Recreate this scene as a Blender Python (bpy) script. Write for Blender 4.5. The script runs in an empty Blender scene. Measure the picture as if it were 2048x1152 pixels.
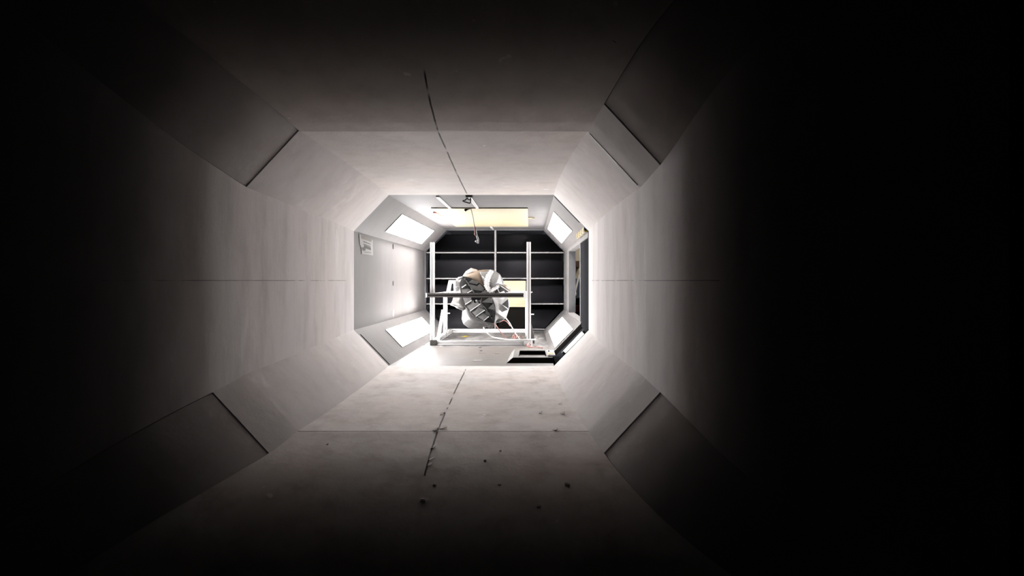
import bpy, bmesh, math, random
import numpy as np
from mathutils import Vector, Matrix

# ------------------------------------------------------------------ camera, world, exposure
sc = bpy.context.scene
COL = sc.collection
F = 1500.0                      # focal length in pixels of the 2048 wide frame
CX, CZ = 0.445, 0.655           # the camera stands right of the tunnel's centre line, at mid height
VPX, VPY = 1059.0, 561.0        # where the tunnel's axis runs to in the frame
cd = bpy.data.cameras.new('camera')
cam = bpy.data.objects.new('camera', cd); COL.objects.link(cam)
cd.sensor_width = 36.0
cd.lens = F / 2048 * 36.0
cd.shift_x = (1024 - VPX) / 2048
cd.shift_y = (VPY - 576) / 2048
cd.clip_start = 0.05
cam.location = (CX, 0, CZ)
cam.rotation_euler = (math.pi / 2, 0, 0)
sc.camera = cam

w = bpy.data.worlds.new('world'); sc.world = w; w.use_nodes = True
w.node_tree.nodes['Background'].inputs[0].default_value = (0, 0, 0, 1)
w.node_tree.nodes['Background'].inputs[1].default_value = 0.0
sc.view_settings.view_transform = 'Standard'
sc.view_settings.look = 'None'
sc.view_settings.gamma = 1.0
sc.view_settings.exposure = 0.0
sc.view_settings.use_curve_mapping = False
LAMP_L, LAMP_R = 104.0, 49.0      # strength of the diffusers left and right
sc.cycles.max_bounces = 8
sc.cycles.diffuse_bounces = 6
sc.cycles.use_denoising = True

def room_light(name, loc, size, power, color, rot=(0, 0, 0)):
    l = bpy.data.lights.new(name, 'AREA'); l.shape = 'RECTANGLE'
    l.size, l.size_y = size; l.energy = power; l.color = color
    o = bpy.data.objects.new(name, l); COL.objects.link(o)
    o.location = loc; o.rotation_euler = rot
    return o
# ceiling light of the hall outside the access opening
room_light('hall_light', (1.9, 10.6, 2.3), (1.4, 1.4), 60, (1.0, 0.93, 0.82))

random.seed(7)
R = random.uniform

# ------------------------------------------------------------------ materials
def mat_new(name):
    m = bpy.data.materials.new(name); m.use_nodes = True
    nt = m.node_tree
    return m, nt, nt.nodes['Principled BSDF']

def mathn(nt, op, a, b=None, c=None, clamp=False):
    n = nt.nodes.new('ShaderNodeMath'); n.operation = op; n.use_clamp = clamp
    for i, v in enumerate((a, b, c)):
        if v is None: continue
        if isinstance(v, (int, float)): n.inputs[i].default_value = v
        else: nt.links.new(v, n.inputs[i])
    return n.outputs[0]

def noise(nt, vec, scale, detail=4, rough=.55):
    n = nt.nodes.new('ShaderNodeTexNoise'); n.inputs['Scale'].default_value = scale
    n.inputs['Detail'].default_value = detail; n.inputs['Roughness'].default_value = rough
    nt.links.new(vec, n.inputs['Vector'])
    return n.outputs['Fac']

def mix(nt, fac, a, b):
    n = nt.nodes.new('ShaderNodeMix'); n.data_type = 'RGBA'
    if isinstance(fac, (int, float)): n.inputs[0].default_value = fac
    else: nt.links.new(fac, n.inputs[0])
    for s, v in ((6, a), (7, b)):
        if isinstance(v, tuple): n.inputs[s].default_value = (*v, 1)
        else: nt.links.new(v, n.inputs[s])
    return n.outputs[2]

def ramp(nt, v, lo, hi):
    n = nt.nodes.new('ShaderNodeMapRange'); n.interpolation_type = 'SMOOTHSTEP'
    n.inputs[1].default_value = lo; n.inputs[2].default_value = hi
    nt.links.new(v, n.inputs[0]); return n.outputs[0]

def mapping(nt, scale):
    tc = nt.nodes.new('ShaderNodeTexCoord'); mp = nt.nodes.new('ShaderNodeMapping')
    mp.inputs['Scale'].default_value = scale
    nt.links.new(tc.outputs['Object'], mp.inputs['Vector']); return mp.outputs[0], tc.outputs['Object']

def paint(name, base, warm, dark, rough=.75, streak=(1, 1, 1), lines=(), chips=False, spec=.12, bump=.25, vary=.8):
    """old wind-tunnel paint: blotches, streaks, chips and panel seams.
    lines: (axis, position, half width, colour, wobble, lo, hi) seam on |axis-pos|, shown where y is in lo..hi"""
    m, nt, bs = mat_new(name)
    v, ob = mapping(nt, streak)
    n1 = noise(nt, v, 1.6, 5); n2 = noise(nt, v, 7, 6, .65); n3 = noise(nt, ob, 60, 3)
    c = mix(nt, mathn(nt, 'MULTIPLY', ramp(nt, n1, .38, .66), vary), base, warm)
    c = mix(nt, mathn(nt, 'MULTIPLY', ramp(nt, n2, .38, .85), vary), c, dark)
    light = tuple(min(1, k * 1.35 + .03) for k in base)
    n5 = noise(nt, v, 3.3, 8, .75)
    c = mix(nt, mathn(nt, 'MULTIPLY', ramp(nt, n5, .56, .72), .45), c, light)
    if chips:
        n4 = noise(nt, ob, 13, 3, .5)
        c = mix(nt, mathn(nt, 'MULTIPLY', ramp(nt, n4, .73, .745), .8), c, light)
        n6 = noise(nt, ob, 24, 4, .6)
        c = mix(nt, mathn(nt, 'MULTIPLY', ramp(nt, n6, .745, .76), .8), c, tuple(k * .25 for k in base))
    if lines:
        sx = nt.nodes.new('ShaderNodeSeparateXYZ'); nt.links.new(ob, sx.inputs[0])
        wob = noise(nt, ob, 2.2, 6, .7)
        brk = noise(nt, ob, 5.5, 2)
        for ax, pos, hw, colr, amp, lo, hi in lines:
            d = mathn(nt, 'SUBTRACT', sx.outputs[ax], pos)
            if amp: d = mathn(nt, 'ADD', d, mathn(nt, 'MULTIPLY', mathn(nt, 'SUBTRACT', wob, .5), amp))
            d = mathn(nt, 'ABSOLUTE', d)
            k = mathn(nt, 'LESS_THAN', d, hw)
            k = mathn(nt, 'MULTIPLY', k, mathn(nt, 'MULTIPLY', mathn(nt, 'GREATER_THAN', sx.outputs[1], lo), mathn(nt, 'LESS_THAN', sx.outputs[1], hi)))
            k = mathn(nt, 'MULTIPLY', k, ramp(nt, brk, .33, .5))
            c = mix(nt, k, c, colr)
    nt.links.new(c, bs.inputs['Base Color'])
    bs.inputs['Roughness'].default_value = rough
    bs.inputs['Specular IOR Level'].default_value = spec
    b = nt.nodes.new('ShaderNodeBump'); b.inputs['Strength'].default_value = bump; b.inputs['Distance'].default_value = .01
    nt.links.new(mathn(nt, 'ADD', mathn(nt, 'MULTIPLY', n2, 1.0), mathn(nt, 'MULTIPLY', n3, .12)), b.inputs['Height'])
    nt.links.new(b.outputs[0], bs.inputs['Normal'])
    return m

def plain(name, col, rough=.5, metal=0, spec=.15, vary=.12, scale=18, bump=.0, streak=(1, 1, 1)):
    m, nt, bs = mat_new(name)
    if metal < .3: col = tuple(k * .50 for k in col)
    v, ob = mapping(nt, streak)
    n = noise(nt, v, scale, 4)
    c = mix(nt, n, tuple(k * (1 - vary) for k in col), tuple(min(1, k * (1 + vary)) for k in col))
    nt.links.new(c, bs.inputs['Base Color'])
    bs.inputs['Roughness'].default_value = rough; bs.inputs['Metallic'].default_value = metal
    bs.inputs['Specular IOR Level'].default_value = spec
    if bump:
        b = nt.nodes.new('ShaderNodeBump'); b.inputs['Strength'].default_value = bump; b.inputs['Distance'].default_value = .01
        nt.links.new(n, b.inputs['Height']); nt.links.new(b.outputs[0], bs.inputs['Normal'])
    return m

def glow(name, col, strength, far=None):
    m, nt, bs = mat_new(name)
    bs.inputs['Base Color'].default_value = (.8, .8, .8, 1)
    bs.inputs['Emission Color'].default_value = (*col, 1)
    bs.inputs['Emission Strength'].default_value = strength
    if far:     # emission raised toward the far end to flatten the light's falloff
        tc = nt.nodes.new('ShaderNodeTexCoord'); sx = nt.nodes.new('ShaderNodeSeparateXYZ'); nt.links.new(tc.outputs['Object'], sx.inputs[0])
        mr = nt.nodes.new('ShaderNodeMapRange'); mr.inputs[1].default_value = -1.1; mr.inputs[2].default_value = 1.1
        mr.inputs[3].default_value = strength * (2 - far); mr.inputs[4].default_value = strength * far
        nt.links.new(sx.outputs[1], mr.inputs[0]); nt.links.new(mr.outputs[0], bs.inputs['Emission Strength'])
    return m

G = (.60, .582, .578); GW = (.64, .60, .585); GD = (.42, .40, .395)      # nozzle paint
FL = (.78, .75, .73); FLW = (.80, .73, .69); FLD = (.44, .38, .35)
DK = (.035, .033, .032); LT = (.55, .52, .5)
SEAM_WALL = [(2, CZ, .0018, (.22, .21, .205), .003, 3.2, 5.5)]
M = {}
M['wall'] = paint('aged_grey_wall_paint', G, GW, GD, streak=(1, 1, .28), lines=SEAM_WALL, chips=False)
M['chamfer'] = paint('grey_corner_paint', (.56, .54, .535), (.61, .565, .545), (.46, .44, .435), streak=(1, 1, 1), chips=False)
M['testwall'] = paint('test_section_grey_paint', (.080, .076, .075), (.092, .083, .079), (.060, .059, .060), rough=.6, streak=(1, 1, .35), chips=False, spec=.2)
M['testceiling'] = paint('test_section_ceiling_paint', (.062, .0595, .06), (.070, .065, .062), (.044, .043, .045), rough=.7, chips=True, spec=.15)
M['chamber'] = plain('low_bounce_chamber_paint', (.08, .077, .074), .9, 0, .1)  # darkened so the unseen chamber throws little light back
M['ceiling'] = paint('warm_ceiling_paint', (.62, .59, .575), (.67, .61, .575), (.49, .45, .435), chips=True,
    lines=[(0, -.03, .0042, DK, .008, 3.3, 5.72), (1, 3.89, .003, (.26, .24, .22), .01, 0, 9), (1, 5.74, .003, (.2, .18, .17), 0, 0, 9)])
M['floor'] = paint('worn_floor_paint', FL, FLW, FLD, rough=.75, chips=True, bump=.3,
    lines=[(0, -.03, .0042, (.06, .055, .05), .014, 3.4, 5.6), (1, 3.87, .005, (.30, .27, .25), .015, 0, 9), (1, 5.76, .006, DK, 0, 0, 9),
           (1, 6.55, .003, (.1, .09, .08), 0, 0, 9)])
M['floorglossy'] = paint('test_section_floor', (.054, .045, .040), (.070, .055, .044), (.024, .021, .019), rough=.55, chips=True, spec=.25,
    lines=[(1, 5.76, .008, DK, 0, 0, 9), (1, 6.62, .004, (.08, .07, .06), 0, 0, 9)])
def reflection_mottle():
    m, nt, bs = mat_new('reflection_mottled_plate')
    v, ob = mapping(nt, (1, .35, 1))
    n = noise(nt, v, 9, 6, .7); n2 = noise(nt, v, 26, 5, .7)
    c = mix(nt, ramp(nt, n, .44, .56), (.018, .017, .016), (.085, .08, .077))  # plate pattern and its dark reflections, both painted in as noise
    c = mix(nt, mathn(nt, 'MULTIPLY', ramp(nt, n2, .5, .7), .8), c, (.16, .155, .15))
    nt.links.new(c, bs.inputs['Base Color']); bs.inputs['Roughness'].default_value = .45; bs.inputs['Metallic'].default_value = .3
    b = nt.nodes.new('ShaderNodeBump'); b.inputs['Strength'].default_value = .8; b.inputs['Distance'].default_value = .01
    nt.links.new(n2, b.inputs['Height']); nt.links.new(b.outputs[0], bs.inputs['Normal'])
    return m
M['plate'] = reflection_mottle()
M['rim'] = plain('pale_hatch_metal', (.17, .16, .145), .6, 0, .2, vary=.25, scale=12)
M['black'] = plain('black_vane_paint', (.028, .027, .031), .55, vary=.3)
M['void'] = plain('black_duct', (.06, .06, .07), .8)
M['edge'] = plain('bare_vane_edge', (.26, .25, .25), .4, vary=.2)
M['darkgrey'] = plain('dark_grey_panel', (.045, .047, .052), .8, 0, .0, vary=.2)
M['jamb'] = plain('grey_jamb', (.11, .11, .115), .5, vary=.2)
M['alu'] = plain('brushed_aluminium', (.34, .335, .335), .38, .4, vary=.06, scale=40)
M['aludark'] = plain('dark_aluminium', (.05, .046, .044), .5, .1, .05, vary=.1)
M['white'] = plain('white_plastic', (.50, .49, .49), .45)
M['paper'] = plain('white_paper', (.46, .455, .44), .7, vary=.06)
M['ink'] = plain('grey_print', (.055, .052, .052), .7, vary=.3, scale=80)
M['palecard'] = plain('cream_card', (.24, .22, .19), .7)
M['blackplastic'] = plain('black_plastic', (.006, .006, .0065), .5, 0, .03)
M['rubber'] = plain('dark_frame_side', (.006, .0055, .005), .6, 0, .0, vary=.3)
M['red'] = plain('red_cable', (.34, .15, .13), .45)
M['orange'] = plain('red_label', (.30, .11, .08), .6)
M['yellow'] = plain('yellow_label', (.42, .28, .02), .5)
M['scale'] = plain('grey_flap_card', (.062, .061, .06), .5, 0, .0, vary=.2, scale=30)
M['shell'] = plain('charcoal_shell_card', (.014, .0138, .0135), .5, 0, .0, vary=.25, scale=30)
M['foil'] = plain('pale_grey_foil_card', (.115, .113, .112), .36, .2, vary=.22, scale=22, bump=.25)
M['foildark'] = plain('grey_metal_foil', (.11, .105, .10), .45, .15, vary=.35, scale=16, bump=.4)
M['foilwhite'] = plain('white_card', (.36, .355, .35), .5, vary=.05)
M['tan'] = plain('tan_cardboard', (.125, .095, .07), .5, .1, vary=.25, scale=14)
M['tanlight'] = plain('pale_tan_cardboard', (.21, .18, .155), .5, vary=.12)
M['brown'] = plain('brown_card', (.12, .075, .06), .6)
M['cream'] = plain('cream_hall_wall', (.78, .70, .58), .8, vary=.05, scale=3)
M['hallfloor'] = plain('hall_floor', (.30, .27, .25), .7)
M['blue'] = plain('blue_grey_steel', (.20, .25, .36), .5)
M['blackred'] = plain('dark_red_steel', (.20, .05, .04), .5)
M['stone'] = plain('grey_grit', (.95, .9, .86), .8, vary=.3)
M['lampL'] = glow('lit_diffuser_left', (1.0, .97, .965), LAMP_L, 1.68)
M['lampR'] = glow('lit_diffuser_right', (1.0, .97, .965), LAMP_R, 1.62)
M['tube'] = glow('lit_tube', (1.0, .97, .95), 9)

def plywood():
    m, nt, bs = mat_new('pale_plywood')
    v, ob = mapping(nt, (.6, 9, 1))
    n = noise(nt, v, 3.5, 6, .6); n2 = noise(nt, ob, 1.1, 3)
    c = mix(nt, ramp(nt, n, .3, .75), (.135, .113, .064), (.115, .092, .047))
    c = mix(nt, mathn(nt, 'MULTIPLY', n2, .5), c, (.185, .168, .12))
    sx = nt.nodes.new('ShaderNodeSeparateXYZ'); nt.links.new(ob, sx.inputs[0])
    for y in (7.62, 8.28):
        k = mathn(nt, 'LESS_THAN', mathn(nt, 'ABSOLUTE', mathn(nt, 'SUBTRACT', sx.outputs[1], y)), .004)
        c = mix(nt, k, c, (.10, .07, .04))
    nt.links.new(c, bs.inputs['Base Color']); bs.inputs['Roughness'].default_value = .55
    return m
M['ply'] = plywood()

def hazard():
    m, nt, bs = mat_new('yellow_black_stripes')
    v, ob = mapping(nt, (1, 1, 1))
    sx = nt.nodes.new('ShaderNodeSeparateXYZ'); nt.links.new(ob, sx.inputs[0])
    q = mathn(nt, 'ADD', mathn(nt, 'MULTIPLY', sx.outputs[1], 4.2), mathn(nt, 'MULTIPLY', sx.outputs[2], 6.0))
    c = mix(nt, mathn(nt, 'GREATER_THAN', mathn(nt, 'FRACT', q), .62), (.27, .19, .03), (.006, .006, .006))
    bs.inputs['Specular IOR Level'].default_value = .1
    nt.links.new(c, bs.inputs['Base Color']); bs.inputs['Roughness'].default_value = .45
    return m
M['hazard'] = hazard()

# ------------------------------------------------------------------ helpers
def P(px, py, d):
    """the point that stands d metres down the tunnel where the photo shows pixel (px, py)"""
    return Vector((CX + (px - VPX) * d / F, d, CZ - (py - VPY) * d / F))

def link(name, me, mat, parent=None, smooth=False):
    o = bpy.data.objects.new(name, me); COL.objects.link(o)
    if mat: me.materials.append(mat)
    if parent: o.parent = parent
    if smooth:
        for p in me.polygons: p.use_smooth = True
    return o

def obj(name, bm, mat, parent=None, smooth=False, recalc=True):
    if recalc: bmesh.ops.recalc_face_normals(bm, faces=bm.faces)
    me = bpy.data.meshes.new(name); bm.to_mesh(me); bm.free()
    if parent is not None and parent.type == 'EMPTY':
        me.transform(Matrix.Translation(-parent.location))
    elif parent is not None and parent.parent is not None:
        me.transform(Matrix.Translation(-parent.parent.location))
    return link(name, me, mat, parent, smooth)

def thing(name, label, cat, loc, group=None):
    o = bpy.data.objects.new(name, None); COL.objects.link(o)
    o.location = loc; o.empty_display_size = .1
    o['label'] = label; o['category'] = cat
    if group: o['group'] = group
    return o

def tag(o, label, cat, group=None):
    o['label'] = label; o['category'] = cat
    if group: o['group'] = group
    return o

def struct(name, bm, mat, smooth=False, recalc=True):
    o = obj(name, bm, mat, None, smooth, recalc); o['kind'] = 'structure'; return o

def box(bm, lo, hi, bevel=0):
    lo, hi = Vector(lo), Vector(hi)
    g = bmesh.ops.create_cube(bm, size=1, matrix=Matrix.Translation((lo + hi) / 2) @ Matrix.Diagonal((*(hi - lo), 1)))
    if bevel:
        vs = g['verts']; es = list({e for v in vs for e in v.link_edges})
        bmesh.ops.bevel(bm, geom=es, offset=bevel, segments=2, affect='EDGES', profile=.6)
    return bm

def prism(bm, front, back):
    a = [bm.verts.new(p) for p in front]; b = [bm.verts.new(p) for p in back]
    bm.faces.new(a); bm.faces.new(b[::-1])
    n = len(a)
    for i in range(n): bm.faces.new((a[i], b[i], b[(i + 1) % n], a[(i + 1) % n]))
    return bm

def plate(bm, pts, thick, direction):
    d = Vector(direction).normalized() * thick
    return prism(bm, [Vector(p) for p in pts], [Vector(p) + d for p in pts])

def frame_of(p0, p1):
    z = (p1 - p0).normalized()
    up = Vector((0, 0, 1)) if abs(z.z) < .95 else Vector((0, 1, 0))
    x = up.cross(z).normalized(); y = z.cross(x)
    return x, y

def bar(bm, p0, p1, s, slot=True):
    """T-slot aluminium profile"""
    p0, p1 = Vector(p0), Vector(p1); x, y = frame_of(p0, p1); h = s / 2; g = s * .15; q = s * .25
    if slot:
        c = []
        for k in range(4):
            a = k * math.pi / 2
            for u, v in ((-h, h), (-g, h), (-g, h - q), (g, h - q), (g, h)):
                c.append((u * math.cos(a) + v * math.sin(a), -u * math.sin(a) + v * math.cos(a)))
    else: c = [(-h, h), (h, h), (h, -h), (-h, -h)]
    return prism(bm, [p0 + x * a + y * b for a, b in c], [p1 + x * a + y * b for a, b in c])

def cyl(bm, p0, p1, r, r1=None, n=14):
    p0, p1 = Vector(p0), Vector(p1); x, y = frame_of(p0, p1); r1 = r if r1 is None else r1
    A = [math.tau * k / n for k in range(n)]
    return prism(bm, [p0 + (x * math.cos(a) + y * math.sin(a)) * r for a in A], [p1 + (x * math.cos(a) + y * math.sin(a)) * r1 for a in A])

def tube(bm, pts, r, n=8, sub=6):
    """smooth tube along points"""
    P_ = [Vector(p) for p in pts]; Q = []
    for i in range(len(P_) - 1):
        a, b, c, d = P_[max(i - 1, 0)], P_[i], P_[i + 1], P_[min(i + 2, len(P_) - 1)]
        for k in range(sub):
            t = k / sub
            Q.append(.5 * ((2 * b) + (-a + c) * t + (2 * a - 5 * b + 4 * c - d) * t * t + (-a + 3 * b - 3 * c + d) * t ** 3))
    Q.append(P_[-1]); rings = []
    for i, q in enumerate(Q):
        t = (Q[min(i + 1, len(Q) - 1)] - Q[max(i - 1, 0)]).normalized()
        u = Vector((.13, .21, 1)) if abs(t.z) < .9 else Vector((1, .1, 0))
        x = u.cross(t).normalized(); y = t.cross(x)
        rings.append([bm.verts.new(q + (x * math.cos(math.tau * k / n) + y * math.sin(math.tau * k / n)) * r) for k in range(n)])
    for a, b in zip(rings, rings[1:]):
        for k in range(n): bm.faces.new((a[k], a[(k + 1) % n], b[(k + 1) % n], b[k]))
    bm.faces.new(rings[0]); bm.faces.new(rings[-1][::-1])
    return bm

NB = bmesh.new

# ------------------------------------------------------------------ tunnel shell
def pchip(keys):
    k = sorted(keys); x = np.array([a for a, b in k]); y = np.array([b for a, b in k])
    h = np.diff(x); dl = np.diff(y) / h; m = np.zeros(len(x))
    for i in range(1, len(x) - 1):
        if dl[i - 1] * dl[i] > 0:
            w1 = 2 * h[i] + h[i - 1]; w2 = h[i] + 2 * h[i - 1]
            m[i] = (w1 + w2) / (w1 / dl[i - 1] + w2 / dl[i])
    def f(t):
        i = int(np.clip(np.searchsorted(x, t) - 1, 0, len(h) - 1)); s = (t - x[i]) / h[i]
        return float((1 + 2 * s) * (1 - s) ** 2 * y[i] + s * (1 - s) ** 2 * h[i] * m[i] + s * s * (3 - 2 * s) * y[i + 1] + s * s * (s - 1) * h[i] * m[i + 1])
    return f
NEAR, FAR = 5.745, 9.643
wf = pchip([(9.7, .9), (NEAR, .9), (5.2, .91), (4.7, .938), (3.95, 1.012), (3.6, 1.072), (3.42, 1.122), (3.3, 1.175), (3.2, 1.255), (3.1, 1.40), (3.0, 1.68), (2.93, 2.0), (2.9, 2.3), (-1.5, 2.3)])
wl = pchip([(9.7, .9), (NEAR, .9), (5.2, .91), (4.7, .938), (3.95, 1.012), (3.6, 1.075), (3.42, 1.16), (3.3, 1.25), (3.2, 1.38), (3.1, 1.56), (3.0, 1.82), (2.93, 2.08), (2.9, 2.3), (-1.5, 2.3)])   # left wall, bends away sooner
def kinked(keys, brk=3.6):      # straight boards with joints beyond brk, a smooth bend nearer than that
    f = pchip(keys); k = sorted(keys); xs = [a for a, b in k]; ys = [b for a, b in k]
    return lambda d: float(np.interp(d, xs, ys)) if d >= brk else f(d)
hf = kinked([(9.7, .655), (NEAR, .655), (5.2, .682), (4.7, .713), (3.89, .775), (3.78, .797), (3.6, .846), (3.42, .925), (3.3, 1.01), (3.2, 1.12), (3.1, 1.27), (3.0, 1.47), (2.93, 1.7), (2.9, 1.93), (-1.5, 1.93)])
hb = kinked([(9.7, .655), (NEAR, .655), (5.2, .682), (4.7, .713), (3.87, .777), (3.6, .828), (3.42, .878), (3.3, .93), (3.2, 1.005), (3.1, 1.12), (3.0, 1.32), (2.93, 1.6), (2.9, 1.93), (-1.5, 1.93)])   # the floor bends away later than the ceiling
cf = pchip([(9.7, .267), (NEAR, .267), (3.95, .272), (3.6, .27), (3.3, .262), (3.0, .24), (2.6, .18), (1.8, .1), (-1.5, .08)])
ef = pchip([(9.7, .276), (NEAR, .276), (3.95, .292), (3.6, .292), (3.3, .282), (3.0, .25), (2.6, .18), (1.8, .1), (-1.5, .08)])
DS = sorted([-1.5, 0, 1.5, 2.9, 2.915, 2.93, 2.96, 3.0, 3.03, 3.07, 3.1, 3.15, 3.2, 3.25, 3.3, 3.36, 3.42, 3.48, 3.54, 3.6, 3.7, 3.775, 3.785, 3.82, 3.865, 3.875, 3.885, 3.895] + [round(float(t), 4) for t in np.linspace(3.95, NEAR, 20)])
SIDES = {   # each side of the eight-sided tube: two corners as functions of the distance
 'ceiling': (lambda d: (-(wl(d) - cf(d)), hf(d)), lambda d: (wf(d) - cf(d), hf(d))),
 'wall_upper_right': (lambda d: (wf(d) - cf(d), hf(d)), lambda d: (wf(d), hf(d) - ef(d))),
 'wall_right': (lambda d: (wf(d), hf(d) - ef(d)), lambda d: (wf(d), -(hb(d) - ef(d)))),
 'wall_lower_right': (lambda d: (wf(d), -(hb(d) - ef(d))), lambda d: (wf(d) - cf(d), -hb(d))),
 'floor': (lambda d: (wf(d) - cf(d), -hb(d)), lambda d: (-(wl(d) - cf(d)), -hb(d))),
 'wall_lower_left': (lambda d: (-(wl(d) - cf(d)), -hb(d)), lambda d: (-wl(d), -(hb(d) - ef(d)))),
 'wall_left': (lambda d: (-wl(d), -(hb(d) - ef(d))), lambda d: (-wl(d), hf(d) - ef(d))),
 'wall_upper_left': (lambda d: (-wl(d), hf(d) - ef(d)), lambda d: (-(wl(d) - cf(d)), hf(d))),
}
SIDE_MAT = {'ceiling': 'ceiling', 'floor': 'floor', 'wall_left': 'wall', 'wall_right': 'wall'}
def strip(bm, fa, fb, ds, out=0.0, cols=6):
    prev = None
    for d in ds:
        (ax, az), (bx, bz) = fa(d), fb(d)
        nx, nz = (ax + bx) / 2, (az + bz) / 2; L = math.hypot(bz - az, bx - ax)
        n = Vector((-(bz - az) / L, 0, (bx - ax) / L))
        if n.x * nx + n.z * nz < 0: n = -n
        row = []
        for k in range(cols + 1):
            t = k / cols
            row.append(bm.verts.new(Vector((ax + (bx - ax) * t, d, CZ + az + (bz - az) * t)) + n * out))
        if prev:
            for k in range(cols): bm.faces.new((prev[k], prev[k + 1], row[k + 1], row[k]))
        prev = row
LIP = {'wall_upper_left': 3.885}
for side, (fa, fb) in SIDES.items():
    mt = M[SIDE_MAT.get(side, 'chamfer')]
    bm = NB(); ch = side.startswith('wall_upper') or side.startswith('wall_lower')
    if ch:
        # lining board over the corner, ending in a thin lip
        lip = LIP.get(side, 3.6); th = .007
        strip(bm, fa, fb, [d for d in DS if d >= lip])
        strip(bm, fa, fb, [d for d in DS if 2.9 <= d <= lip], out=th)
        (ax, az), (bx, bz) = fa(lip), fb(lip)
        L = math.hypot(bx - ax, bz - az); n = Vector((-(bz - az) / L, 0, (bx - ax) / L))
        if n.x * (ax + bx) + n.z * (az + bz) < 0: n = -n
        q = [Vector((ax, lip, CZ + az)), Vector((bx, lip, CZ + bz))]
        bm.faces.new([bm.verts.new(p) for p in (q[0], q[1], q[1] + n * th, q[0] + n * th)])
    else:
        strip(bm, fa, fb, [d for d in DS if d >= 2.9], cols=12)
    o = struct(side, bm, mt, smooth=True, recalc=False)
    bm = NB(); strip(bm, fa, fb, [d for d in DS if d <= 2.9], out=.007 if ch else 0, cols=3)
    struct(side, bm, M['chamber'], smooth=True, recalc=False)
# chamber end behind the viewer
bm = NB(); box(bm, (-2.3, -1.56, CZ - 1.93), (2.3, -1.5, CZ + 1.93)); struct('wall_back', bm, M['void'])

# test section: straight eight-sided tube, its sides as boards 6 cm thick
T = .06
A_, W_, H_, B_ = .633, .9, .655, .379      # corner half sizes
def slab(name, p, q, d0, d1, mat, t=T, struct_=True):
    """board between cross-section points p and q (x, z from the axis) from d0 to d1, thickness outward"""
    (ax, az), (bx, bz) = p, q; L = math.hypot(bx - ax, bz - az); n = Vector((-(bz - az) / L, 0, (bx - ax) / L))
    if n.x * (ax + bx) + n.z * (az + bz) < 0: n = -n
    bm = NB()
    pts = [Vector((ax, d0, CZ + az)), Vector((bx, d0, CZ + bz)), Vector((bx, d1, CZ + bz)), Vector((ax, d1, CZ + az))]
    plate(bm, pts, t, n)
    return struct(name, bm, mat)
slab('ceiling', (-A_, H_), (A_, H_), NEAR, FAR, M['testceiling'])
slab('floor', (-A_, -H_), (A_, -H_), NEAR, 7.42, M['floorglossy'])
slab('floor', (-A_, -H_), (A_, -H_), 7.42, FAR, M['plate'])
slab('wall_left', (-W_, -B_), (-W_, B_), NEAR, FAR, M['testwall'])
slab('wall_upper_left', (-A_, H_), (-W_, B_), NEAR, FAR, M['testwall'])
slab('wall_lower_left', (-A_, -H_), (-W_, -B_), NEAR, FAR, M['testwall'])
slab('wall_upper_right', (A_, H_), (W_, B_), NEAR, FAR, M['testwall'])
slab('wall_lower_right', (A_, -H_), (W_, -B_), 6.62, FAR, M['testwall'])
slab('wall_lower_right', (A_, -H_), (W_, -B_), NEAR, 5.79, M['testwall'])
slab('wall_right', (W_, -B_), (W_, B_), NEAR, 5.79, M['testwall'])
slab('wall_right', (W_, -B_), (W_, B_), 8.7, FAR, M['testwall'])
# recessed dark board in the first bay and around the lower corner
bm = NB(); box(bm, (W_ + .004, 5.79, CZ - B_ - .03), (W_ + .05, 6.68, CZ + B_ - .045)); struct('wall_right', bm, M['darkgrey'])
bm = NB()
n = Vector((.276, 0, -.267)).normalized()
plate(bm, [Vector((A_, 5.79, CZ - H_)) + n * .035, Vector((W_ + .04, 5.79, CZ - B_ + .04)) + n * .035,
           Vector((W_ + .04, 6.62, CZ - B_ + .04)) + n * .035, Vector((A_, 6.62, CZ - H_)) + n * .035], .03, n)
struct('wall_lower_right', bm, M['darkgrey'])
# pale post between the dark board and the opening, lintel, sill, grey jamb
bm = NB(); box(bm, (W_, 6.68, CZ - B_), (W_ + .02, 6.78, CZ + B_)); struct('trim_1', bm, M['jamb'])
bm = NB(); box(bm, (W_ - .004, 5.79, CZ + B_ - .045), (W_ + T, 8.7, CZ + B_)); struct('trim_2', bm, M['testwall'])
bm = NB(); box(bm, (W_ - .004, 6.60, CZ - B_ - .01), (W_ + T, 8.7, CZ - B_ + .012)); struct('trim_3', bm, M['edge'])
bm = NB(); box(bm, (W_ - .003, 8.62, CZ - B_ + .012), (W_ + .075, 8.72, CZ + B_ - .045)); struct('trim_4', bm, M['jamb'])
# dark joints across the corner boards where the test section starts
def joint(name, p, q, d, wd=.014, mat='rubber'):
    p, q = Vector((p[0], d, CZ + p[1])), Vector((q[0], d, CZ + q[1])); c = Vector((0, d, CZ))
    n = ((p + q) / 2 - c); e = (q - p).normalized(); n = (n - e * n.dot(e)).normalized()
    bm = NB(); plate(bm, [p - Vector((0, wd / 2, 0)), q - Vector((0, wd / 2, 0)), q + Vector((0, wd / 2, 0)), p + Vector((0, wd / 2, 0))], -.002, n)
    struct(name, bm, M[mat])
joint('trim_5', (A_ + .005, H_ - .005), (A_ + .20, H_ - .207), 5.80, .03)
joint('trim_6', (-A_ - .005, -H_ + .005), (-A_ - .23, -H_ + .238), 5.80, .02)
joint('trim_7', (A_, -H_), (W_, -B_), 5.775, .03)

_p, _q = SIDES['wall_upper_right'][0](3.9), SIDES['wall_upper_right'][1](3.9)
joint('trim_9', (_p[0] + .01, _p[1] - .01), (_q[0] - .012, _q[1] + .012), 3.9, .012, 'jamb')
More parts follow.
